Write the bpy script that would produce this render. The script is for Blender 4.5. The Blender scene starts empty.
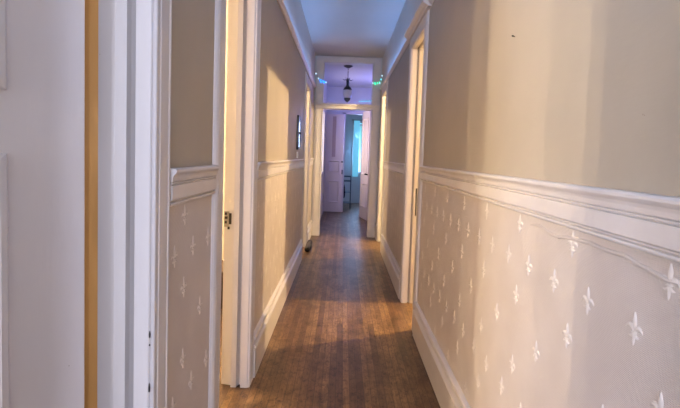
import bpy, bmesh, math, random
from mathutils import Vector, Matrix
random.seed(7)
S = bpy.context.scene
COL = S.collection

# ------------------------------------------------------------------ camera
P, ROLL, EYE = math.radians(3.5), math.radians(1.9), 1.40
fwd = Vector((0, math.cos(P), -math.sin(P)))
up0 = Vector((0, math.sin(P), math.cos(P)))
r0 = Vector((1, 0, 0))
up = math.cos(ROLL)*up0 - math.sin(ROLL)*r0
rt = math.cos(ROLL)*r0 + math.sin(ROLL)*up0
cam = bpy.data.cameras.new('camera')
cam.sensor_width = 36.0
cam.lens = 490.0*36.0/680.0
cam.shift_x, cam.shift_y = -0.003245, -0.02654
cam.clip_start = 0.05
camo = bpy.data.objects.new('camera', cam)
M = Matrix((rt, up, -fwd)).transposed().to_4x4()
M.translation = Vector((0, 0, EYE))
camo.matrix_world = M
COL.objects.link(camo)
S.camera = camo

# ------------------------------------------------------------------ world, lights, exposure
W = bpy.data.worlds.new('world'); S.world = W
W.use_nodes = True
W.node_tree.nodes['Background'].inputs[0].default_value = (0.45, 0.65, 1.0, 1)
W.node_tree.nodes['Background'].inputs[1].default_value = 1.0
S.view_settings.view_transform = 'Standard'
S.view_settings.look = 'None'
S.view_settings.exposure = 0.95
S.view_settings.gamma = 1.0
S.view_settings.use_curve_mapping = False

def point(name, loc, power, color, r=0.04):
    l = bpy.data.lights.new(name, 'POINT'); l.energy = power; l.color = color; l.shadow_soft_size = r
    o = bpy.data.objects.new(name, l); o.location = loc; COL.objects.link(o); return o
def area(name, loc, direction, sx, sy, power, color):
    l = bpy.data.lights.new(name, 'AREA'); l.shape = 'RECTANGLE'; l.size = sx; l.size_y = sy
    l.energy = power; l.color = color
    o = bpy.data.objects.new(name, l); o.location = loc
    o.rotation_euler = Vector(direction).to_track_quat('-Z', 'Y').to_euler(); COL.objects.link(o); return o

WARM = (1.0, 0.72, 0.38)
WARM2 = (1.0, 0.80, 0.56)
# daylight of the front window behind the photographer
area('window_daylight', (0.0, -2.9, 1.75), (0, 1, 0), 1.0, 1.7, 55, (0.80, 0.82, 1.0))
area('high_blue_fill', (0.05, -2.88, 2.78), (0, 1, 0.22), 1.0, 0.4, 18, (0.32, 0.50, 1.0))  # added unseen blue fill for the ceiling and frieze
# added unseen blue uplights along the picture rails, tinting the ceiling
for sx in (-0.512, 0.602):
    area('rail_uplight_fill', (sx, 3.1, 2.592), (0, 0, 1), 0.016, 8.6, 9.5, (0.16, 0.40, 1.0)).rotation_euler = (math.pi, 0, 0)
# daylight window of the near left room
area('window_daylight', (-4.35, -0.6, 1.6), (1, 0.1, 0), 1.3, 1.5, 85, (0.78, 0.82, 1.0))
# five-arm ceiling lamp in the left room, bulb by bulb
for bx, by, pw in ((-3.55, 4.39, 150), (-3.20, 4.30, 105), (-3.55, 3.72, 62)):
    point('room_bulb', (bx, by, 2.72), pw, WARM2, 0.012)
# bulb of the right room
point('room_bulb', (2.15, 4.69, 2.93), 295, WARM, 0.035)
# far right room, far left room
point('room_bulb', (1.9, 7.05, 2.62), 190, (1.0, 0.74, 0.36), 0.05)
point('room_bulb', (-2.0, 6.6, 2.7), 110, WARM, 0.05)
# lobby beyond the doorway: an added unseen bulb for the purple light, and the daylight of the end room
point('unseen_purple_bulb', (0.95, 10.7, 2.35), 25, (0.17, 0.21, 1.0), 0.15)
area('window_daylight', (-0.37, 10.65, 1.7), (1, 0, 0), 0.6, 1.2, 6, (1.0, 0.76, 0.66))
area('window_daylight', (0.62, 14.6, 1.65), (0, -1, -0.1), 0.55, 1.4, 19, (0.42, 0.55, 1.0))

# ------------------------------------------------------------------ materials
def new_mat(name):
    m = bpy.data.materials.new(name); m.use_nodes = True
    nt = m.node_tree; b = nt.nodes['Principled BSDF']
    return m, nt, b
def N(nt, typ, **kw):
    n = nt.nodes.new(typ)
    for k, v in kw.items():
        if k in n.inputs: n.inputs[k].default_value = v
        else: setattr(n, k, v)
    return n
def ramp(nt, fac, stops):
    r = nt.nodes.new('ShaderNodeValToRGB')
    e = r.color_ramp.elements
    while len(e) < len(stops): e.new(0.5)
    for i, (p, c) in enumerate(stops):
        e[i].position = p; e[i].color = c if len(c) == 4 else (*c, 1)
    nt.links.new(fac, r.inputs[0]); return r
def coords(nt, scale=(1, 1, 1)):
    t = nt.nodes.new('ShaderNodeNewGeometry')
    m = nt.nodes.new('ShaderNodeMapping'); m.inputs['Scale'].default_value = scale
    nt.links.new(t.outputs['Position'], m.inputs[0]); return m.outputs[0]
def paint(name, col, rough=0.45, var=0.05, bump=0.15, nscale=9.0, spec=0.5, speck=None, vert=False):
    """brushed paint: slow tonal drift, small brush bumps, an optional sprinkle of chips"""
    m, nt, b = new_mat(name)
    co = coords(nt, (1, 1, 0.25) if vert else (1, 1, 1))
    n1 = N(nt, 'ShaderNodeTexNoise', Scale=nscale, Detail=4.0); nt.links.new(co, n1.inputs['Vector'])
    lo = tuple(c*(1-var) for c in col); hi = tuple(min(1, c*(1+var)) for c in col)
    r = ramp(nt, n1.outputs['Fac'], [(0.3, lo), (0.7, hi)])
    out = r.outputs[0]
    if speck:
        n2 = N(nt, 'ShaderNodeTexNoise', Scale=speck[0], Detail=2.0)
        nt.links.new(coords(nt), n2.inputs['Vector'])
        r2 = ramp(nt, n2.outputs['Fac'], [(speck[1], (0, 0, 0)), (speck[1]+0.02, (1, 1, 1))])
        mx = nt.nodes.new('ShaderNodeMixRGB'); nt.links.new(r2.outputs[0], mx.inputs[0])
        nt.links.new(out, mx.inputs[1]); mx.inputs[2].default_value = (*speck[2], 1); out = mx.outputs[0]
    nt.links.new(out, b.inputs['Base Color'])
    b.inputs['Roughness'].default_value = rough
    b.inputs['Specular IOR Level'].default_value = spec
    n3 = N(nt, 'ShaderNodeTexNoise', Scale=60.0, Detail=3.0)
    nt.links.new(coords(nt, (1, 1, 0.15) if vert else (1, 0.3, 1)), n3.inputs['Vector'])
    bp = N(nt, 'ShaderNodeBump', Strength=bump, Distance=0.002)
    nt.links.new(n3.outputs['Fac'], bp.inputs['Height']); nt.links.new(bp.outputs[0], b.inputs['Normal'])
    return m
def plain(name, col, rough=0.5, metal=0.0, emit=None, es=1.0, var=0.06):
    m, nt, b = new_mat(name)
    n1 = N(nt, 'ShaderNodeTexNoise', Scale=25.0); nt.links.new(coords(nt), n1.inputs['Vector'])
    r = ramp(nt, n1.outputs['Fac'], [(0.3, tuple(c*(1-var) for c in col)), (0.7, tuple(min(1, c*(1+var)) for c in col))])
    nt.links.new(r.outputs[0], b.inputs['Base Color'])
    b.inputs['Roughness'].default_value = rough; b.inputs['Metallic'].default_value = metal
    if emit:
        b.inputs['Emission Color'].default_value = (*emit, 1); b.inputs['Emission Strength'].default_value = es
    return m

m_trim = paint('white_gloss_paint', (0.66, 0.61, 0.575), 0.36, 0.04, 0.25, 7, 0.5, (130, 0.80, (0.30, 0.24, 0.18)))
m_jamb = paint('white_brushed_door_paint', (0.62, 0.585, 0.565), 0.40, 0.04, 0.3, 7, 0.5, (90, 0.79, (0.30, 0.24, 0.18)), vert=True)
m_upper = paint('khaki_wall_paint', (0.40, 0.345, 0.268), 0.55, 0.04, 0.25, 3.5, 0.35, (70, 0.80, (0.16, 0.12, 0.08)))
m_frieze = paint('cream_frieze_paint', (0.62, 0.60, 0.56), 0.6, 0.03, 0.15, 4)
m_ceil = paint('ceiling_paint', (0.58, 0.57, 0.54), 0.7, 0.03, 0.15, 2)
m_room = paint('side_room_cream_paint', (0.62, 0.55, 0.44), 0.6, 0.03, 0.1, 4)
m_lobby = paint('lobby_wall_paint', (0.58, 0.56, 0.56), 0.55, 0.04, 0.1, 4)
m_blue = paint('end_room_wall_paint', (0.60, 0.62, 0.64), 0.6, 0.03, 0.1, 4)
m_ochre = paint('ochre_strip', (0.62, 0.32, 0.09), 0.5, 0.10, 0.3, 12, vert=True)
m_black = plain('black_iron', (0.02, 0.018, 0.016), 0.5, 0.6)
m_steel = plain('worn_steel', (0.35, 0.32, 0.28), 0.35, 0.9)
m_dark = plain('dark_gap', (0.03, 0.025, 0.02), 0.8)

def dado_material():
    m, nt, b = new_mat('embossed_dado_paper')
    co = coords(nt)
    n1 = N(nt, 'ShaderNodeTexNoise', Scale=5.0, Detail=4.0); nt.links.new(co, n1.inputs['Vector'])
    r = ramp(nt, n1.outputs['Fac'], [(0.3, (0.57, 0.495, 0.44)), (0.7, (0.63, 0.555, 0.50))])
    n2 = N(nt, 'ShaderNodeTexNoise', Scale=55.0, Detail=2.0); nt.links.new(co, n2.inputs['Vector'])
    r2 = ramp(nt, n2.outputs['Fac'], [(0.80, (0, 0, 0)), (0.82, (1, 1, 1))])
    mx = nt.nodes.new('ShaderNodeMixRGB'); nt.links.new(r2.outputs[0], mx.inputs[0])
    nt.links.new(r.outputs[0], mx.inputs[1]); mx.inputs[2].default_value = (0.25, 0.14, 0.08, 1)
    nt.links.new(mx.outputs[0], b.inputs['Base Color'])
    b.inputs['Roughness'].default_value = 0.42
    w1 = N(nt, 'ShaderNodeTexWave', wave_type='BANDS', bands_direction='Y', Scale=78.0)
    w2 = N(nt, 'ShaderNodeTexWave', wave_type='BANDS', bands_direction='Z', Scale=78.0)
    nt.links.new(co, w1.inputs['Vector']); nt.links.new(co, w2.inputs['Vector'])
    a = nt.nodes.new('ShaderNodeMath'); a.operation = 'ADD'
    nt.links.new(w1.outputs['Fac'], a.inputs[0]); nt.links.new(w2.outputs['Fac'], a.inputs[1])
    bp = N(nt, 'ShaderNodeBump', Strength=1.0, Distance=0.0006)
    nt.links.new(a.outputs[0], bp.inputs['Height']); nt.links.new(bp.outputs[0], b.inputs['Normal'])
    return m
m_dado = dado_material()
m_fleur = paint('raised_lily_motif', (0.705, 0.635, 0.575), 0.32, 0.03, 0.05, 20)

def floor_material():
    m, nt, b = new_mat('worn_varnished_floorboards')
    g = nt.nodes.new('ShaderNodeNewGeometry')
    mp = nt.nodes.new('ShaderNodeMapping'); mp.inputs['Rotation'].default_value = (0, 0, math.radians(90))
    nt.links.new(g.outputs['Position'], mp.inputs[0])
    br = N(nt, 'ShaderNodeTexBrick', Scale=1.0)
    br.inputs['Brick Width'].default_value = 1.7; br.inputs['Row Height'].default_value = 0.042
    br.inputs['Mortar Size'].default_value = 0.0016; br.inputs['Mortar Smooth'].default_value = 0.3
    br.inputs['Bias'].default_value = 0.0
    br.offset = 0.37; br.offset_frequency = 2
    br.inputs['Color1'].default_value = (0.0, 0, 0, 1); br.inputs['Color2'].default_value = (1, 1, 1, 1)
    br.inputs['Mortar'].default_value = (0.5, 0.5, 0.5, 1)
    nt.links.new(mp.outputs[0], br.inputs['Vector'])
    tone = ramp(nt, br.outputs['Color'], [(0.0, (0.14, 0.072, 0.034)), (0.5, (0.215, 0.118, 0.050)), (1.0, (0.32, 0.185, 0.078))])
    # grain, long along the boards
    ng = N(nt, 'ShaderNodeTexNoise', Scale=1.0, Detail=5.0, Roughness=0.65)
    nt.links.new(coords(nt, (90, 5, 1)), ng.inputs['Vector'])
    rg = ramp(nt, ng.outputs['Fac'], [(0.30, (0.62, 0.60, 0.58)), (0.70, (1.15, 1.15, 1.15))])
    m1 = nt.nodes.new('ShaderNodeMixRGB'); m1.blend_type = 'MULTIPLY'; m1.inputs[0].default_value = 1
    nt.links.new(tone.outputs[0], m1.inputs[1]); nt.links.new(rg.outputs[0], m1.inputs[2])
    # blotchy worn varnish
    nb = N(nt, 'ShaderNodeTexNoise', Scale=1.0, Detail=7.0, Roughness=0.72, Distortion=0.4)
    nt.links.new(coords(nt, (5.5, 3.2, 1)), nb.inputs['Vector'])
    rb = ramp(nt, nb.outputs['Fac'], [(0.36, (0.38, 0.33, 0.32)), (0.56, (1, 1, 1))])
    m2 = nt.nodes.new('ShaderNodeMixRGB'); m2.blend_type = 'MULTIPLY'; m2.inputs[0].default_value = 0.75
    nt.links.new(m1.outputs[0], m2.inputs[1]); nt.links.new(rb.outputs[0], m2.inputs[2])
    nw = N(nt, 'ShaderNodeTexNoise', Scale=1.0, Detail=6.0, Roughness=0.8, Distortion=1.0)
    nt.links.new(coords(nt, (38, 24, 1)), nw.inputs['Vector'])
    rw = ramp(nt, nw.outputs['Fac'], [(0.50, (1, 1, 1)), (0.60, (0.30, 0.25, 0.23))])
    m3 = nt.nodes.new('ShaderNodeMixRGB'); m3.blend_type = 'MULTIPLY'; m3.inputs[0].default_value = 0.8
    nt.links.new(m2.outputs[0], m3.inputs[1]); nt.links.new(rw.outputs[0], m3.inputs[2])
    # board gaps
    m4 = nt.nodes.new('ShaderNodeMixRGB'); m4.blend_type = 'MIX'
    nt.links.new(br.outputs['Fac'], m4.inputs[0]); nt.links.new(m3.outputs[0], m4.inputs[1])
    m4.inputs[2].default_value = (0.045, 0.022, 0.010, 1)
    nt.links.new(m4.outputs[0], b.inputs['Base Color'])
    rr = ramp(nt, nb.outputs['Fac'], [(0.35, (0.37, 0.37, 0.37)), (0.65, (0.31, 0.31, 0.31))])
    b.inputs['Specular IOR Level'].default_value = 0.4
    nt.links.new(rr.outputs[0], b.inputs['Roughness'])
    bp = N(nt, 'ShaderNodeBump', Strength=0.35, Distance=0.003)
    sm = nt.nodes.new('ShaderNodeMath'); sm.operation = 'SUBTRACT'
    nt.links.new(ng.outputs['Fac'], sm.inputs[0]); nt.links.new(br.outputs['Fac'], sm.inputs[1])
    nt.links.new(sm.outputs[0], bp.inputs['Height']); nt.links.new(bp.outputs[0], b.inputs['Normal'])
    return m
m_floor = floor_material()

# ------------------------------------------------------------------ mesh builder
class MB:
    def __init__(s): s.v = []; s.f = []; s.mi = []; s.sm = []
    def add(s, vs, fs, mi=0, smooth=False):
        o = len(s.v); s.v += [tuple(v) for v in vs]
        for i, f in enumerate(fs):
            s.f.append([o+k for k in f]); s.mi.append(mi[i] if isinstance(mi, (list, tuple)) else mi); s.sm.append(smooth)
    def box(s, x0, x1, y0, y1, z0, z1, mi=0):
        v = [(x0,y0,z0),(x1,y0,z0),(x1,y1,z0),(x0,y1,z0),(x0,y0,z1),(x1,y0,z1),(x1,y1,z1),(x0,y1,z1)]
        # faces: bottom, top, -y, +y, -x, +x
        s.add(v, [(0,3,2,1),(4,5,6,7),(0,1,5,4),(2,3,7,6),(3,0,4,7),(1,2,6,5)], mi)
    def sweep(s, prof, a, b, axes, mi=0):
        """closed profile [(p,q)] swept from a to b; axes(p, q, t) -> point"""
        n = len(prof)
        vs = [axes(p, q, a) for p, q in prof] + [axes(p, q, b) for p, q in prof]
        fs = [(i, (i+1) % n, n+(i+1) % n, n+i) for i in range(n)] + [tuple(range(n-1, -1, -1)), tuple(range(n, 2*n))]
        s.add(vs, fs, mi)
    def lathe(s, prof, c=(0, 0, 0), seg=20, mi=0):
        n = len(prof); vs = []; fs = []
        for k in range(seg):
            a = 2*math.pi*k/seg
            for r, z in prof: vs.append((c[0]+r*math.cos(a), c[1]+r*math.sin(a), c[2]+z))
        for k in range(seg):
            k2 = (k+1) % seg
            for i in range(n-1): fs.append((k*n+i, k2*n+i, k2*n+i+1, k*n+i+1))
        s.add(vs, fs, mi, True)
    def tube(s, pts, r, seg=8, mi=0, caps=True):
        pts = [Vector(p) for p in pts]; rs = r if isinstance(r, (list, tuple)) else [r]*len(pts)
        vs = []; fs = []
        for i, p in enumerate(pts):
            d = (pts[min(i+1, len(pts)-1)] - pts[max(i-1, 0)]).normalized()
            u = d.cross(Vector((0, 0, 1)))
            if u.length < 1e-3: u = d.cross(Vector((1, 0, 0)))
            u.normalize(); w = d.cross(u)
            for k in range(seg):
                a = 2*math.pi*k/seg; vs.append(p + rs[i]*(math.cos(a)*u + math.sin(a)*w))
        for i in range(len(pts)-1):
            for k in range(seg):
                k2 = (k+1) % seg; fs.append((i*seg+k, i*seg+k2, (i+1)*seg+k2, (i+1)*seg+k))
        if caps:
            fs.append(tuple(range(seg-1, -1, -1))); fs.append(tuple((len(pts)-1)*seg+k for k in range(seg)))
        s.add(vs, fs, mi, True)
    def build(s, name, mats, parent=None, kind=None, bevel=0.0, label=None):
        me = bpy.data.meshes.new(name); me.from_pydata(s.v, [], s.f)
        if not isinstance(mats, (list, tuple)): mats = [mats]
        for m in mats: me.materials.append(m)
        for p, mi, sm in zip(me.polygons, s.mi, s.sm): p.material_index = mi; p.use_smooth = sm
        me.update()
        bm = bmesh.new(); bm.from_mesh(me); bmesh.ops.recalc_face_normals(bm, faces=bm.faces); bm.to_mesh(me); bm.free()
        o = bpy.data.objects.new(name, me); COL.objects.link(o)
        if parent: o.parent = parent; 
        if kind: o['kind'] = kind
        if label: o['label'] = label
        if bevel:
            bv = o.modifiers.new('bevel', 'BEVEL'); bv.width = bevel; bv.segments = 2; bv.limit_method = 'ANGLE'
        return o
def empty(name, loc=(0, 0, 0), kind=None, label=None, cat=None, group=None, rz=0):
    o = bpy.data.objects.new(name, None); o.location = loc; o.rotation_euler = (0, 0, rz); COL.objects.link(o)
    o.empty_display_size = 0.1
    if kind: o['kind'] = kind
    tag(o, label, cat, group); return o
def tag(o, label=None, cat=None, group=None):
    if label: o['label'] = label
    if cat: o['category'] = cat
    if group: o['group'] = group
    return o

# ------------------------------------------------------------------ layout numbers
XL, XR = -0.53, 0.62            # hall wall faces
T = 0.155                        # wall thickness
CEIL = 3.10
YB, YF = -2.95, 8.50            # back and far wall of the hall
RAIL0, RAIL1 = 1.228, 1.345
PIC = 2.56
HEAD = 2.43
# openings: (y0, y1, head)
OPL = [(0.45, 1.35, HEAD), (2.12, 2.85, HEAD), (6.62, 7.38, 2.36)]
OPR = [(3.93, 4.67, HEAD), (7.32, 8.10, 2.41)]

# ------------------------------------------------------------------ lily relief
def leaf(mb, cx, cz, ang, L, Wd, h, curve, base, sgn, mi):
    """pointed petal lying on a wall of constant x; (cx,cz) root, domed ridge"""
    n = 6; vs = []; fs = []
    d0 = ang
    y, z = cx, cz
    for i in range(n+1):
        t = i/n
        w = Wd*math.sin(math.pi*min(1, 0.12+0.88*t)**0.9)*0.5
        a = d0 + curve*t
        ny, nz = -math.sin(a), math.cos(a)
        hh = h*(0.35+0.65*math.sin(math.pi*t))
        vs += [(base, y-ny*w, z-nz*w), (base+sgn*hh, y, z), (base, y+ny*w, z+nz*w)]
        y += math.cos(a)*L/n; z += math.sin(a)*L/n
    for i in range(n):
        a0 = i*3
        fs += [(a0, a0+3, a0+4, a0+1), (a0+1, a0+4, a0+5, a0+2)]
    mb.add(vs, fs, mi, True)
def lily(mb, x, y, z, sgn, mi, s=1.0):
    R = math.radians; H = 0.0042*s
    leaf(mb, y, z-0.002*s, R(90), 0.037*s, 0.016*s, H, 0, x, sgn, mi)
    leaf(mb, y, z-0.010*s, R(-90), 0.027*s, 0.010*s, H, 0, x, sgn, mi)
    for q in (1, -1):
        leaf(mb, y+q*0.003*s, z-0.008*s, R(90-q*22), 0.036*s, 0.012*s, H*0.95, R(-q*150), x, sgn, mi)
        leaf(mb, y+q*0.003*s, z-0.011*s, R(-90+q*25), 0.019*s, 0.008*s, H*0.85, R(q*115), x, sgn, mi)
    leaf(mb, y-0.011*s, z-0.0085*s, 0, 0.022*s, 0.006*s, H*1.1, 0, x, sgn, mi)
ROWZ0, STEP, A2 = 1.186, 0.1245, 0.39
def lilies(mb, x, sgn, phase, y0, y1, skip, mi):
    row = 0
    while True:
        z = ROWZ0 - row*STEP
        if z < 0.31: break
        k = row % 4
        if k == 1: st, off = A2/2, A2/4
        elif k == 3: st, off = A2, A2/2
        else: st, off = A2, 0.0
        i = math.ceil((y0-phase-off)/st)
        while phase+off+i*st < y1:
            y = phase+off+i*st
            if not any(a-0.17 < y < b+0.17 for a, b, _ in skip):
                lily(mb, x, y, z, sgn, mi, 1.0)
            i += 1
        row += 1

# ------------------------------------------------------------------ hall walls
def side_wall(name, xf, sgn, ops, phase):
    """xf = hall face, sgn = direction from the wall towards the hall"""
    mb = MB(); xb = xf - sgn*T
    x0, x1 = min(xf, xb), max(xf, xb)
    def seg(y0, y1, zb=0):
        for z0, z1, mi in ((0, RAIL1-0.05, 1), (RAIL1-0.05, PIC+0.02, 0), (PIC+0.02, CEIL, 2)):
            z0 = max(z0, zb)
            if z1 <= z0: continue
            back = 3
            mlist = [mi, mi, mi, mi, mi if sgn < 0 else back, back if sgn < 0 else mi]
            mb.box(x0, x1, y0, y1, z0, z1, mlist)
    y = YB
    for a, b, h in ops:
        a, b, h = a-0.04, b+0.04, h+0.04
        seg(y, a); seg(a, b, h); y = b
    seg(y, YF)
    lilies(mb, xf, sgn, phase, 0.3, 8.2, ops, 4)
    if sgn < 0:      # wrinkle where the paper lifts under the dado rail
        pts = [(1.60,1.196),(1.517,1.203),(1.45,1.193),(1.387,1.19),(1.33,1.199),(1.286,1.201),(1.208,1.205),(1.137,1.201),(1.056,1.205),(1.008,1.196),(0.968,1.193),(0.913,1.186),(0.86,1.189)]
        mb.tube([(xf+0.001, yy, zz) for yy, zz in pts], [0.001]+[0.006]*(len(pts)-2)+[0.001], 8, 1)
    return mb.build(name, [m_upper, m_dado, m_frieze, m_room, m_fleur], None, 'structure')
side_wall('wall_left', XL, 1, OPL, 1.648)
side_wall('wall_right', XR, -1, OPR, 0.907)

# slabs
mb = MB(); mb.box(-4.6, 4.6, -3.1, 15.0, -0.12, 0.0); mb.build('floor', m_floor, None, 'structure')
mb = MB(); mb.box(-4.6, 4.6, -3.1, 15.0, CEIL, CEIL+0.12); mb.build('ceiling', m_ceil, None, 'structure')

# far wall with doorway and transom; outer left/right of it also close the side rooms
FX0, FX1 = -0.385, 0.475
mb = MB()
mb.box(-4.6, FX0, YF, YF+T, 0, CEIL, [0, 0, 0, 1, 0, 0]); mb.box(FX1, 4.6, YF, YF+T, 0, CEIL, [0, 0, 0, 1, 0, 0])
mb.box(FX0, FX1, YF, YF+T, 3.005, CEIL, [0, 0, 0, 1, 0, 0])
mb.build('wall_far', [m_frieze, m_lobby], None, 'structure')
# outer shell, room partitions
mb = MB(); mb.box(-4.6, 4.6, -3.1, YB, 0, CEIL); mb.build('wall_back', m_frieze, None, 'structure')
mb = MB(); mb.box(-4.6, -4.45, YB, 15.0, 0, CEIL); mb.build('wall_outer_left', m_room, None, 'structure')
mb = MB(); mb.box(4.45, 4.6, YB, 15.0, 0, CEIL); mb.build('wall_outer_right', m_room, None, 'structure')
for nm, x0, x1, y in (('wall_partition_left', -4.45, XL-T, 1.70), ('wall_partition_left', -4.45, XL-T, 5.35),
                      ('wall_partition_right', XR+T, 4.45, 3.0), ('wall_partition_right', XR+T, 4.45, 5.75)):
    mb = MB(); mb.box(x0, x1, y, y+0.12, 0, CEIL); mb.build(nm, m_room, None, 'structure')

# ------------------------------------------------------------------ mouldings
def side_sweep(mb, prof, xf, sgn, y0, y1):
    mb.sweep([(o, z) for o, z in prof], y0, y1, lambda o, z, t: (xf+sgn*o, t, z))
DADO = [(-0.002, RAIL0), (0.010, RAIL0), (0.014, RAIL0+0.004), (0.014, RAIL0+0.010), (0.004, RAIL0+0.012), (0.004, RAIL0+0.015), (0.014, RAIL0+0.019),
        (0.018, RAIL0+0.022), (0.018, RAIL0+0.064), (0.012, RAIL0+0.0655), (0.012, RAIL0+0.0665), (0.018, RAIL0+0.069), (0.018, RAIL0+0.073),
        (0.012, RAIL0+0.0742), (0.012, RAIL0+0.0752), (0.018, RAIL0+0.077), (0.019, RAIL0+0.088), (0.022, RAIL0+0.096), (0.027, RAIL0+0.101),
        (0.030, RAIL0+0.106), (0.030, RAIL0+0.112), (0.026, RAIL0+0.117), (-0.002, RAIL0+0.117)]
BASE = [(-0.002, 0), (0.024, 0), (0.024, 0.178), (0.014, 0.182), (0.013, 0.188), (0.026, 0.192), (0.028, 0.200), (0.020, 0.205),
        (0.004, 0.210), (0.004, 0.232), (0.006, 0.238), (0.024, 0.245), (0.026, 0.256), (0.022, 0.266), (0.010, 0.270), (-0.002, 0.272)]
PICR = [(-0.002, PIC-0.022), (0.010, PIC-0.022), (0.014, PIC-0.012), (0.026, PIC-0.004), (0.032, PIC+0.006), (0.032, PIC+0.018),
        (0.022, PIC+0.026), (0.016, PIC+0.022), (-0.002, PIC+0.022)]
AW = 0.13       # architrave width
def gaps(ops, pad, y0, y1, zmin=None):
    out = []; y = y0
    for a, b, h in ops:
        if zmin and h+AW < zmin: continue
        if a-pad > y: out.append((y, a-pad))
        y = b+pad
    if y < y1: out.append((y, y1))
    return out
for side, xf, sg, ops in (('left', XL, 1, OPL), ('right', XR, -1, OPR)):
    mb = MB()
    for a, b in gaps(ops, AW-0.004, YB, YF): side_sweep(mb, DADO, xf, sg, a, b)
    mb.build('trim_dado_rail_'+side, m_trim, None, 'structure', 0.0015)
    mb = MB()
    for a, b in gaps(ops, AW-0.004, YB, YF): side_sweep(mb, BASE, xf, sg, a, b)
    mb.build('baseboard_'+side, m_trim, None, 'structure', 0.0015)
    mb = MB()
    for a, b in ([(YB, 8.47)] if side == 'left' else [(YB, 3.70), (4.80, 8.47)]): side_sweep(mb, PICR, xf, sg, a, b)
    mb.build('trim_picture_rail_'+side, m_trim, None, 'structure', 0.0015)

# door casings: jamb lining, stop, architrave with two reeds
ARCH = [(0.0, -0.003), (0.0, 0.012), (0.003, 0.015), (0.020, 0.015), (0.023, 0.0125), (0.027, 0.0125), (0.030, 0.016), (0.088, 0.016),
        (0.091, 0.0135), (0.095, 0.0135), (0.098, 0.017), (0.106, 0.017), (0.120, 0.011), (0.131, 0.002), (0.131, -0.003)]  # (along wall from the opening, out)
def casing(root, xf, sg, y0, y1, h, mat=None):
    mat = mat or m_jamb
    X = lambda o: xf+sg*o
    mb = MB()
    for yy, d in ((y0, -1), (y1, 1)):
        mb.sweep(ARCH, 0.0, h+AW*0.2, lambda p, o, t: (X(o), yy+d*p, t))
    mb.sweep(ARCH, y0-AW, y1+AW, lambda p, o, t: (X(o), t, h+p))
    mb.build('architrave', mat, root, None, 0.0015)
    mb = MB()
    # jamb reveal, from the hall edge (o=0) to the room edge (o=-T): face, bead groove, face, rebate
    PJ = [(0.004, -0.0395), (0.004, 0.003), (0.0, 0.006), (-0.040, 0.006), (-0.041, -0.014), (-0.045, -0.034), (-0.054, -0.034), (-0.062, -0.016), (-0.065, 0.005),
          (-0.098, 0.005), (-0.100, -0.022), (-T-0.008, -0.036), (-T-0.008, -0.0395)]
    for yy, d in ((y0, 1), (y1, -1)):
        mb.sweep(PJ, 0.0, h, lambda o, q, t: (X(o), yy+d*q, t))
    mb.sweep(PJ, y0-0.034, y1+0.034, lambda o, q, t: (X(o), t, h-q))
    mb.build('jamb', mat, root, None, 0.001)
doors = []
k = 0
for xf, sg, ops in ((XL, 1, OPL), (XR, -1, OPR)):
    for a, b, h in ops:
        k += 1
        r = empty('door_%d' % k, (xf, (a+b)/2, 0), 'structure')
        mb_parent_inv = Matrix.Translation((-xf, -(a+b)/2, 0))
        r.location = (0, 0, 0)
        casing(r, xf, sg, a, b, h); doors.append(r)

# proud cornice over the right-hand doorway, where the picture rail steps out
mb = MB()
CORN = [(-0.002, PIC-0.03), (0.030, PIC-0.03), (0.036, PIC-0.020), (0.052, PIC-0.012), (0.066, PIC+0.002), (0.072, PIC+0.010), (0.072, PIC+0.026),
        (0.060, PIC+0.036), (-0.002, PIC+0.036)]
side_sweep(mb, CORN, XR, -1, 3.70, 4.80)
mb.build('trim_door_cornice', m_trim, None, 'structure', 0.0015)

# door 1: panelled leaf swung into the near left room
R = math.radians
def door_leaf(root, w, h, th, mat, panels, stile, name='door_leaf'):
    """leaf from x=0 (hinge) to x=w, faces at y=0 and y=-th; panels = list of (x0,x1,z0,z1)"""
    mb = MB()
    xs = sorted({0, w} | {p[0] for p in panels} | {p[1] for p in panels})
    zs = sorted({0.012, h} | {p[2] for p in panels} | {p[3] for p in panels})
    for i in range(len(xs)-1):
        for j in range(len(zs)-1):
            x0, x1, z0, z1 = xs[i], xs[i+1], zs[j], zs[j+1]
            inp = any(p[0] <= x0 and x1 <= p[1] and p[2] <= z0 and z1 <= p[3] for p in panels)
            if inp: mb.box(x0, x1, -th+0.012, -0.012, z0, z1)
            else: mb.box(x0, x1, -th, 0, z0, z1)
    o = mb.build(name, mat, root)
    mp = MB()
    for x0, x1, z0, z1 in panels:
        for face, dr in ((0.0, 1), (-th, -1)):
            b = 0.028
            # mitred bolection moulding frame: outer, crown, inner loops
            loops = []
            for ins, hh in ((-0.006, 0.0), (-0.004, 0.012), (0.008, 0.017), (0.018, 0.006), (b, -0.011)):
                loops.append([(x0+ins, face+dr*hh, z0+ins), (x1-ins, face+dr*hh, z0+ins), (x1-ins, face+dr*hh, z1-ins), (x0+ins, face+dr*hh, z1-ins)])
            vs = [v for l in loops for v in l]; fs = []
            for i in range(len(loops)-1):
                for k2 in range(4):
                    a, c = i*4+k2, i*4+(k2+1) % 4
                    fs.append((a, c, c+4, a+4))
            mp.add(vs, fs)
    mp.build('panel_moulding', mat, o)
    return o
d1 = doors[0]
pivot = empty('hinged_leaf', (-0.706, 1.338, 0)); pivot.parent = d1
pivot.rotation_euler = (0, 0, R(180+27))
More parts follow.
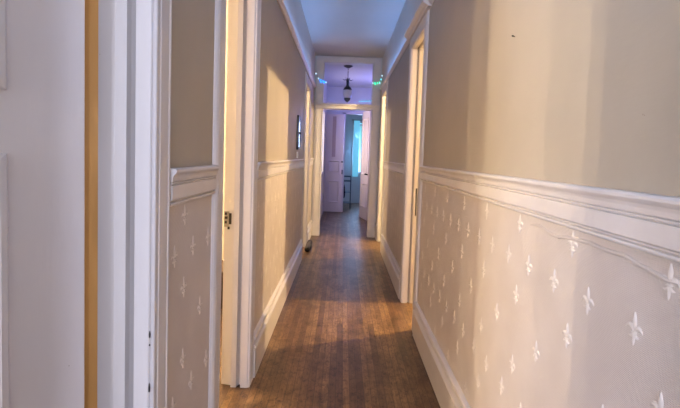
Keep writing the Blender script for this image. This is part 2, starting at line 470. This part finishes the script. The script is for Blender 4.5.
# local +x runs away from the hinge; faces y=0 and y=-th
door_leaf(pivot, 0.84, 2.40, 0.042, paint('white_leaf_paint', (0.80, 0.745, 0.73), 0.4, 0.03, 0.3, 6, 0.5, (90, 0.79, (0.30, 0.24, 0.18)), vert=True), [(0.180, 0.66, 0.20, 0.42), (0.180, 0.66, 0.56, 1.372), (0.180, 0.66, 1.545, 2.24)], 0.165)
mb = MB(); mb.box(-0.770, -0.688, 1.3905, 1.402, 0, 2.44); mb.build('hinge_gap_strip', m_ochre, d1, label='ochre strip behind the hinge gap')  # plain ochre strip filling the gap beside the leaf
mb = MB()
for z, hh in ((0.872, 0.022), (0.850, 0.006), (0.715, 0.030)):
    mb.lathe([(0, 0), (0.0022, hh*0.15), (0.0026, hh*0.5), (0.0016, hh*0.85), (0, hh)], (-0.5252, 1.3435, z), 8)
mb.build('lock_mortise_scar', m_dark, d1, label='small dark latch scars on the edge of the jamb')

# door 2: worn strike plate on the far jamb
d2 = doors[1]
mb = MB()
mb.box(-0.682, -0.655, 2.840, 2.851, 0.965, 1.055)
mb.build('strike_plate', m_steel, d2, label='worn steel strike plate with flaked paint')
mb = MB()
for zz, ww in ((1.035, .010), (1.012, .014), (0.985, .010)): mb.box(-0.676-0.002, -0.676+ww, 2.836, 2.8405, zz, zz+0.014)
mb.box(-0.655, -0.640, 2.8425, 2.8445, 0.98, 1.045); mb.box(-0.662, -0.650, 2.8425, 2.8455, 0.95, 0.966)
mb.build('keeper_hole', m_dark, d2, label='dark holes and chipped paint around the strike plate')
# door 4: latch plate on the near jamb edge
mb = MB(); mb.box(0.592, 0.600, 3.905, 3.928, 0.94, 1.16); mb.build('latch_plate', m_dark, doors[3], label='dark narrow plate on the edge of the casing')

# ------------------------------------------------------------------ doorway with transom at the end of the hall
dfar = empty('door_6', (0, 0, 0), 'structure')
def far_casing():
    mb = MB(); yf = YF
    for x0, x1 in ((XL+0.03, FX0), (FX1, XR-0.03)):
        mb.box(x0, x1, yf-0.022, yf, 0, 3.0)
        mb.box(x0+0.02, x1-0.02, yf-0.030, yf-0.022, 0.25, 2.995)
        mb.box(x0-0.0, x1+0.0, yf-0.034, yf-0.0225, 0, 0.25)
    mb.box(XL+0.03, XR-0.03, yf-0.024, yf, 3.0, 3.07)
    mb.box(XL+0.02, XR-0.02, yf-0.034, yf-0.002, 3.07, 3.085)
    mb.build('architrave', m_trim, dfar, None, 0.002)
    mb = MB()
    mb.box(FX0-0.005, FX0+0.012, yf-0.034, yf+T+0.01, 0, 3.0); mb.box(FX1-0.012, FX1+0.005, yf-0.034, yf+T+0.01, 0, 3.0)
    mb.box(FX0, FX1, yf-0.01, yf+T+0.01, 2.99, 3.005)
    mb.build('jamb', m_jamb, dfar, None, 0.002)
    mb = MB()
    mb.box(FX0, FX1, yf-0.045, yf+T+0.01, 2.205, 2.285)
    mb.box(FX0-0.13, FX1+0.13, yf-0.055, yf-0.034, 2.205, 2.262)
    mb.box(FX0-0.14, FX1+0.14, yf-0.075, yf-0.034, 2.262, 2.29)
    mb.build('transom_bar', m_trim, dfar, None, 0.002)
far_casing()
def glass_mat():
    m, nt, b = new_mat('old_window_glass')
    for n in list(nt.nodes): 
        if n.type != 'OUTPUT_MATERIAL': nt.nodes.remove(n)
    out = nt.nodes['Material Output']
    tr = nt.nodes.new('ShaderNodeBsdfTransparent'); gl = nt.nodes.new('ShaderNodeBsdfGlossy'); gl.inputs['Roughness'].default_value = 0.03
    fr = nt.nodes.new('ShaderNodeFresnel'); fr.inputs[0].default_value = 1.45
    mx = nt.nodes.new('ShaderNodeMixShader')
    nt.links.new(fr.outputs[0], mx.inputs[0]); nt.links.new(tr.outputs[0], mx.inputs[1]); nt.links.new(gl.outputs[0], mx.inputs[2])
    nt.links.new(mx.outputs[0], out.inputs[0]); return m
m_glass = glass_mat()
mb = MB(); mb.box(FX0+0.012, FX1-0.012, YF+0.06, YF+0.064, 2.285, 2.99); mb.build('transom_glass', m_glass, dfar)

# ------------------------------------------------------------------ lobby and end room
LW = 12.25
mb = MB()
mb.box(-1.2, 0.02, LW, LW+0.12, 0, CEIL); mb.box(0.02, 0.47, LW, LW+0.12, 2.48, CEIL); mb.box(0.47, 1.6, LW, LW+0.12, 0, CEIL)
mb.build('wall_lobby_end', m_lobby, None, 'structure')
mb = MB(); mb.box(-0.60, -0.45, YF+T, 10.30, 0, CEIL); mb.box(-0.60, -0.45, 11.00, LW, 0, CEIL)
mb.box(-0.60, -0.45, 10.30, 11.00, 0, 1.02); mb.box(-0.60, -0.45, 10.30, 11.00, 2.36, CEIL)
mb.build('wall_lobby_left', m_lobby, None, 'structure')
mb = MB(); mb.box(1.3, 1.42, YF+T, LW, 0, CEIL); mb.build('wall_lobby_right', m_lobby, None, 'structure')
mb = MB(); mb.box(-0.6, -0.5, LW+0.12, 14.8, 0, CEIL); mb.build('wall_end_room_left', m_blue, None, 'structure')
mb = MB(); mb.box(1.5, 1.6, LW+0.12, 14.8, 0, CEIL); mb.build('wall_end_room_right', m_blue, None, 'structure')
mb = MB()
mb.box(-0.6, 0.30, 14.7, 14.85, 0, CEIL); mb.box(1.0, 1.6, 14.7, 14.85, 0, CEIL)
mb.box(0.30, 1.0, 14.7, 14.85, 0, 0.92); mb.box(0.30, 1.0, 14.7, 14.85, 2.42, CEIL)
mb.build('wall_end_room_far', m_blue, None, 'structure')
# lobby side window: bright pane in the left wall
m_day = plain('daylit_pane', (0.8, 0.8, 0.85), 0.3, 0, (0.95, 0.86, 0.92), 1.6)
m_day2 = plain('daylit_blue_pane', (0.5, 0.75, 0.9), 0.4, 0, (0.25, 0.62, 0.90), 0.9)
w1 = empty('window_1', kind='structure')
mb = MB(); mb.box(-0.55, -0.54, 10.33, 10.97, 1.05, 2.33); mb.build('pane', m_day, w1)
mb = MB()
for a in ((-0.58, -0.44, 10.27, 10.33, 0.99, 2.39), (-0.58, -0.44, 10.97, 11.03, 0.99, 2.39), (-0.58, -0.43, 10.27, 11.03, 0.985, 1.05), (-0.58, -0.44, 10.27, 11.03, 2.33, 2.39), (-0.55, -0.52, 10.64, 10.66, 1.05, 2.33)): mb.box(*a)
mb.build('window_frame', m_trim, w1)
# end-room window with venetian blind
w2 = empty('window_2', kind='structure')
mb = MB(); mb.box(0.33, 0.97, 14.76, 14.77, 0.95, 2.39); mb.build('pane', m_day2, w2)
mb = MB()
for a in ((0.27, 0.33, 14.66, 14.78, 0.90, 2.44), (0.97, 1.03, 14.66, 14.78, 0.90, 2.44), (0.27, 1.03, 14.66, 14.78, 2.39, 2.46), (0.25, 1.05, 14.64, 14.78, 0.88, 0.95)): mb.box(*a)
mb.build('window_frame', m_trim, w2)
m_slat = plain('glowing_green_slat', (0.55, 0.72, 0.62), 0.4, 0, (0.14, 0.36, 0.32), 0.35)  # slats glow by themselves, standing in for daylight behind them
bl = tag(empty('venetian_blind', (0, 0, 0)), 'pale green venetian blind lowered over the window of the end room', 'blind')
mb = MB()
for i in range(36):
    z = 0.98+i*0.037
    mb.add([(0.44, 14.60, z), (0.95, 14.60, z), (0.95, 14.625, z+0.03), (0.44, 14.625, z+0.03), (0.44, 14.602, z-0.002), (0.95, 14.602, z-0.002), (0.95, 14.627, z+0.028), (0.44, 14.627, z+0.028)],
           [(0, 1, 2, 3), (7, 6, 5, 4), (0, 4, 5, 1), (3, 2, 6, 7), (0, 3, 7, 4), (1, 5, 6, 2)])
mb.build('slats', m_slat, bl)
mb = MB(); mb.box(0.43, 0.96, 14.59, 14.64, 2.31, 2.36); mb.build('head_rail', m_trim, bl)
mb = MB()
for i in range(4): mb.box(0.52+0.003*0+i*0.12, 0.523+i*0.12, 14.596, 14.598, 0.98, 2.31)
mb.build('cord', m_trim, bl)
# curtain beside the blind
m_curt = plain('glowing_cyan_curtain', (0.50, 0.78, 0.85), 0.8, 0, (0.12, 0.42, 0.62), 0.4)  # own emission imitates window light coming through the cloth
mb = MB(); n = 26; vs = []; 
for j, z in enumerate((0.80, 2.46)):
    for i in range(n+1):
        vs.append((0.29+0.17*i/n, 14.56+0.014*math.sin(i*1.45), z))
for j, z in enumerate((0.80, 2.46)):
    for i in range(n+1):
        vs.append((0.29+0.17*i/n, 14.572+0.014*math.sin(i*1.45), z))
N1 = n+1
fs = [(i, i+1, N1+i+1, N1+i) for i in range(n)] + [(2*N1+i, 3*N1+i, 3*N1+i+1, 2*N1+i+1) for i in range(n)]
fs += [(i, 2*N1+i, 2*N1+i+1, i+1) for i in range(n)] + [(N1+i, N1+i+1, 3*N1+i+1, 3*N1+i) for i in range(n)]
fs += [(0, N1, 3*N1, 2*N1), (n, 2*N1+n, 3*N1+n, N1+n)]
mb.add(vs, fs, 0, True)
cu = empty('curtain', label='pale cyan curtain hanging at the left edge of the end room window', cat='curtain')
mb.build('fabric', m_curt, cu)
mb = MB(); mb.tube([(0.22, 14.566, 2.47), (1.10, 14.566, 2.47)], 0.012); mb.build('rod', m_steel, cu)
# wall panelling under the window
mb = MB(); mb.box(0.0, 1.45, 14.68, 14.70, 0.0, 0.14); mb.box(0.28, 1.05, 14.685, 14.70, 0.14, 0.86); mb.box(0.36, 0.97, 14.68, 14.70, 0.22, 0.44); mb.box(0.36, 0.97, 14.68, 14.70, 0.50, 0.80)
mb.build('trim_window_panel', m_blue, None, 'structure', 0.002)

# the pair of doors between lobby and end room
d7 = empty('door_7', kind='structure')
mb = MB()
for a in ((-0.02, 0.04, LW-0.02, LW+0.14, 0, 2.48), (0.45, 0.49, LW-0.02, LW+0.14, 0, 2.48), (-0.02, 0.49, LW-0.02, LW+0.14, 2.44, 2.50)): mb.box(*a)
mb.build('jamb', m_trim, d7, None, 0.002)
def leaf_at(root, x, y, ang, w, h, mat, panels, nm):
    p = empty(nm, (x, y, 0), rz=ang); p.parent = root
    return p, door_leaf(p, w, h, 0.04, mat, panels, 0.1)
m_leaf = paint('pink_white_door_paint', (0.66, 0.58, 0.56), 0.35, 0.03, 0.1, 6, vert=True)
p, lf = leaf_at(d7, -0.44, 12.16, R(-9), 0.455, 2.42, m_leaf, [(0.09, 0.365, 0.25, 0.78), (0.09, 0.365, 1.0, 1.28)], 'left_leaf')
mb = MB(); mb.box(0.17, 0.255, -0.052, -0.04, 1.37, 2.36); mb.build('upright_panel', plain('brown_panel', (0.42, 0.32, 0.31), 0.4), lf, label='dark upright strip in the upper half')
mb = MB(); mb.lathe([(0.0, 0), (0.02, 0.0), (0.026, 0.012), (0.02, 0.03), (0.0, 0.034)], (0.435, -0.075, 1.24)); mb.box(0.425, 0.452, -0.05, -0.04, 0.95, 1.06); mb.build('door_handle', m_black, lf)
p, lf = leaf_at(d7, 0.455, 11.30, R(-79), 0.71, 2.42, m_leaf, [(0.11, 0.60, 0.28, 0.80), (0.11, 0.60, 1.0, 2.25)], 'right_leaf')
mb = MB(); mb.lathe([(0.0, 0), (0.02, 0.0), (0.028, 0.014), (0.02, 0.03), (0.0, 0.034)], (0.655, -0.085, 1.005)); mb.box(0.64, 0.67, -0.065, -0.04, 1.0, 1.03); mb.build('door_handle', m_black, lf, label='small black knob')

# ------------------------------------------------------------------ pendant lamp in the lobby
PX, PY = 0.04, 9.36
pen = tag(empty('pendant_lamp', (PX, PY, CEIL)), 'black iron pendant lamp with a ribbed glass globe seen through the transom', 'lamp')
mb = MB(); mb.lathe([(0, 0), (0.084, 0), (0.086, -0.012), (0.060, -0.028), (0.022, -0.045), (0.0, -0.05)], seg=24); mb.build('ceiling_rose', m_black, pen)
mb = MB()
for i in range(7):
    z = -0.055-i*0.026; a = i % 2
    pts = [((0.011*math.cos(t) if not a else 0), (0.011*math.cos(t) if a else 0), z-0.004+0.017*math.sin(t)) for t in [2*math.pi*q/10 for q in range(11)]]
    mb.tube(pts, 0.0035, 6)
mb.build('chain', m_black, pen)
mb = MB()
mb.lathe([(0, -0.235), (0.012, -0.235), (0.020, -0.25), (0.012, -0.262), (0.022, -0.275), (0.030, -0.30), (0.024, -0.36), (0.034, -0.385), (0.0, -0.39)], seg=20)
for q in range(4):
    a = q*math.pi/2+0.3; c, s_ = math.cos(a), math.sin(a)
    mb.tube([(0.012*c, 0.012*s_, -0.268), (0.040*c, 0.040*s_, -0.262), (0.066*c, 0.066*s_, -0.274), (0.098*c, 0.098*s_, -0.255)], [0.010, 0.008, 0.007, 0.006], 6)
for q in range(2):
    a = q*math.pi+0.2; c, s_ = math.cos(a), math.sin(a)
    mb.tube([(0.010*c, 0.010*s_, -0.238), (0.05*c, 0.05*s_, -0.225)], 0.004, 6)
mb.build('stem', m_black, pen)
mb = MB(); mb.lathe([(0.0, -0.385), (0.034, -0.385), (0.060, -0.405), (0.078, -0.435), (0.082, -0.452), (0.076, -0.454), (0.0, -0.44)], seg=24); mb.build('shade_cap', m_black, pen)
m_globe = plain('frosted_ribbed_glass', (0.72, 0.69, 0.70), 0.25)
mb = MB(); seg = 32; prof = [(0.076, -0.450), (0.086, -0.48), (0.088, -0.52), (0.080, -0.565), (0.064, -0.60), (0.045, -0.625)]
vs = []; fs = []
for k in range(seg):
    a = 2*math.pi*k/seg; rr = 1.0 if k % 2 else 0.93
    for r_, z in prof: vs.append((r_*rr*math.cos(a), r_*rr*math.sin(a), z))
for k in range(seg):
    for i in range(len(prof)-1): fs.append((k*6+i, ((k+1) % seg)*6+i, ((k+1) % seg)*6+i+1, k*6+i+1))
mb.add(vs, fs, 0, True); mb.build('glass_globe', m_globe, pen)
mb = MB(); mb.lathe([(0.062, -0.603), (0.060, -0.625), (0.048, -0.648), (0.022, -0.668), (0.010, -0.684), (0.0, -0.688)], seg=20); mb.build('finial', m_black, pen)

# ------------------------------------------------------------------ fairy lights
m_lb = plain('blue_light_bulb', (0.1, 0.4, 0.9), 0.3, 0, (0.01, 0.20, 0.95), 1.5)
m_lg = plain('green_light_bulb', (0.1, 0.8, 0.5), 0.3, 0, (0.02, 0.60, 0.30), 1.2)
m_lc = plain('cyan_light_bulb', (0.1, 0.7, 0.8), 0.3, 0, (0.08, 0.60, 0.65), 1.1)
m_lw = plain('white_light_bulb', (0.7, 0.8, 0.9), 0.3, 0, (0.35, 0.55, 0.75), 0.8)
m_wire = plain('thin_dark_wire', (0.05, 0.07, 0.06), 0.6)
def light_string(pts, bulbs, label, r=0.0115):
    root = empty('string_lights', pts[0], label=label, cat='string lights')
    o = Vector(pts[0])
    mb = MB(); mb.tube([Vector(p)-o for p in pts], 0.0025, 6); mb.build('wire', m_wire, root)
    for p, m in bulbs:
        mb = MB(); q = Vector(p)-o
        mb.lathe([(0, 0.0), (0.5*r, -0.1*r), (r, -r), (r, -1.7*r), (0.5*r, -2.6*r), (0, -2.8*r)], q, 10); mb.build('bulb', m, root)
    return root
YS = 8.455
light_string([(-0.485, 8.0, 2.735), (-0.483, 8.30, 2.73), (-0.470, YS, 2.72), (-0.43, YS, 2.675), (-0.38, YS, 2.665), (-0.34, YS, 2.66)],
             [((-0.485, 8.05, 2.735), m_lw), ((-0.465, YS, 2.722), m_lw), ((-0.43, YS, 2.695), m_lb), ((-0.42, YS, 2.668), m_lb), ((-0.385, YS, 2.68), m_lb), ((-0.37, YS, 2.655), m_lb), ((-0.355, YS, 2.668), m_lb), ((-0.335, YS, 2.66), m_lw)],
             'blue fairy lights draped over the left corner of the transom frame')
light_string([(0.46, YS, 2.665), (0.50, YS, 2.68), (0.545, YS, 2.66), (0.580, 8.42, 2.685), (0.585, 8.2, 2.70), (0.585, 7.95, 2.72)],
             [((0.462, YS, 2.672), m_lw), ((0.50, YS, 2.675), m_lg), ((0.505, YS, 2.658), m_lg), ((0.545, YS, 2.675), m_lg), ((0.575, 8.42, 2.685), m_lg), ((0.58, 8.41, 2.668), m_lw), ((0.585, 8.2, 2.70), m_lc), ((0.585, 8.0, 2.73), m_lw)],
             'green fairy lights draped over the right corner of the transom frame')
yl = LW-0.02
pts = [(0.34, yl, 2.765), (0.45, yl, 2.77), (0.56, yl, 2.79), (0.68, yl, 2.80), (0.70, yl, 2.86), (0.71, yl, 2.93)]
bul = [((0.36+0.042*i, yl, 2.772+0.0035*i), m_lc) for i in range(9)] + [((0.705, yl, 2.85), m_lw), ((0.712, yl, 2.92), m_lw)]
light_string(pts, bul, 'cyan fairy lights on the lobby end wall seen through the transom', 0.0085)

# ------------------------------------------------------------------ small things
# framed narrow mirror on the left wall
mir = tag(empty('wall_mirror', (0, 0, 0)), 'narrow dark framed mirror hanging on the left wall above the dado rail', 'mirror')
mb = MB()
y0, y1, z0, z1 = 5.52, 5.80, 1.455, 1.84
for a in ((y0, y0+0.028, z0, z1), (y1-0.028, y1, z0, z1), (y0, y1, z0, z0+0.028), (y0, y1, z1-0.028, z1)):
    mb.box(XL, XL+0.024, *a)
mb.build('frame', plain('dark_frame', (0.04, 0.045, 0.05), 0.4), mir, None, 0.003)
mb = MB(); mb.box(XL+0.001, XL+0.018, y0+0.02, y1-0.02, z0+0.02, z1-0.02); mb.build('glass', plain('gloss_white_pane', (0.86, 0.90, 0.93), 0.12, 0.25), mir)  # pane coloured whitish to imitate the mirror's bright reflection
mb = MB(); mb.lathe([(0, 0), (0.012, 0), (0.012, 0.03), (0, 0.03)], (XL+0.026, 5.66, 1.63)); mb.build('clip', m_black, mir)
sw = tag(empty('light_switch', (0, 0, 0)), 'small white switch plate just under the narrow mirror', 'switch')
mb = MB(); mb.box(XL, XL+0.010, 5.56, 5.66, 1.358, 1.432); mb.build('plate', plain('white_plastic', (0.75, 0.74, 0.72), 0.3), sw, None, 0.003)
mb = MB(); mb.box(XL+0.010, XL+0.016, 5.595, 5.625, 1.38, 1.41); mb.build('toggle', plain('white_plastic_toggle', (0.7, 0.69, 0.67), 0.3), sw)

# draught roll at the threshold of the far left doorway
dr = tag(empty('draught_roll', (0, 0, 0)), 'grey rolled draught stopper lying on the floor at the far left doorway', 'draught stopper')
mb = MB(); ys = [6.98, 7.0, 7.1, 7.22, 7.34, 7.46, 7.58, 7.60]
mb.tube([(-0.475, y, 0.041) for y in ys], [0.034, 0.040, 0.041, 0.039, 0.041, 0.039, 0.040, 0.034], 14); mb.build('roll', plain('grey_felt', (0.08, 0.07, 0.07), 0.9), dr)
mb = MB(); mb.tube([(-0.475, 6.965, 0.041), (-0.475, 6.98, 0.041)], 0.033, 14); mb.build('end_cap', m_black, dr, label='black end')

# dark wooden chest glimpsed in the left room
ch = tag(empty('wooden_chest', (-1.20, 4.35, 0)), 'dark brown wooden chest on the floor of the left side room', 'chest')
mb = MB(); mb.box(-0.28, 0.28, -0.22, 0.22, 0.05, 0.34); mb.build('body', plain('dark_walnut', (0.06, 0.03, 0.018), 0.45), ch, None, 0.006)
mb = MB(); mb.box(-0.30, 0.30, -0.24, 0.24, 0.34, 0.38); mb.build('lid', plain('dark_walnut_lid', (0.07, 0.035, 0.02), 0.4), ch, None, 0.008)
for sx in (-1, 1):
    for sy in (-1, 1):
        mb = MB(); mb.lathe([(0, 0), (0.022, 0), (0.03, 0.03), (0.02, 0.052), (0, 0.052)], (sx*0.24, sy*0.18, 0), 14); mb.build('foot', m_black, ch)

# tubular metal stand in the end room
st = tag(empty('metal_stand', (0.115, 13.1, 0)), 'grey tubular metal stand with shelves on the floor beyond the lobby doors', 'stand')
m_tube = plain('grey_tube', (0.10, 0.12, 0.15), 0.35, 0.7)
for sx in (-1, 1):
    for sy in (-1, 1):
        mb = MB(); mb.tube([(sx*0.11, sy*0.24, 0.0), (sx*0.11, sy*0.24, 0.86)], 0.010); mb.build('leg', m_tube, st)
mb = MB()
for z in (0.86, 0.74):
    mb.tube([(-0.11, -0.24, z), (0.11, -0.24, z), (0.11, 0.24, z), (-0.11, 0.24, z), (-0.11, -0.24, z)], 0.010)
mb.build('top_frame', m_tube, st)
for z in (0.44, 0.16):
    mb = MB(); mb.box(-0.11, 0.11, -0.24, 0.24, z, z+0.012); mb.build('shelf', m_tube, st)
bg = tag(empty('shoulder_bag', (0.035, 12.78, 0)), 'black bag hanging from the front of the metal stand', 'bag')
mb = MB(); n = 10; vs = []
prof = [(0.30, 0.030, 0.025), (0.34, 0.045, 0.035), (0.45, 0.050, 0.04), (0.58, 0.040, 0.03), (0.66, 0.022, 0.015)]
for z, a, b in prof:
    for k in range(n): t = 2*math.pi*k/n; vs.append((a*math.cos(t), b*math.sin(t), z))
fs = [(i*n+k, i*n+(k+1) % n, (i+1)*n+(k+1) % n, (i+1)*n+k) for i in range(len(prof)-1) for k in range(n)] + [tuple(range(n-1, -1, -1)), tuple((len(prof)-1)*n+k for k in range(n))]
mb.add(vs, fs, 0, True); mb.build('pouch', plain('black_cloth', (0.012, 0.012, 0.016), 0.9), bg)
mb = MB(); mb.tube([(-0.012, 0, 0.65), (-0.008, 0.03, 0.78), (0.0, 0.06, 0.875), (0.008, 0.03, 0.78), (0.012, 0, 0.65)], 0.005); mb.build('strap', m_black, bg)

# bent nail left in the right wall
na = tag(empty('bent_nail', (XR, 1.845, 1.862)), 'small dark bent nail sticking out of the right wall high above the dado rail', 'nail')
mb = MB(); mb.tube([(0.004, 0, 0), (-0.010, 0, 0.001), (-0.013, -0.006, 0.001), (-0.013, -0.016, -0.002)], 0.0016, 8); mb.build('shank', m_black, na)
mb = MB(); mb.tube([(-0.013, -0.016, -0.002), (-0.013, -0.0175, -0.0025)], 0.0032, 10); mb.build('head', m_black, na)
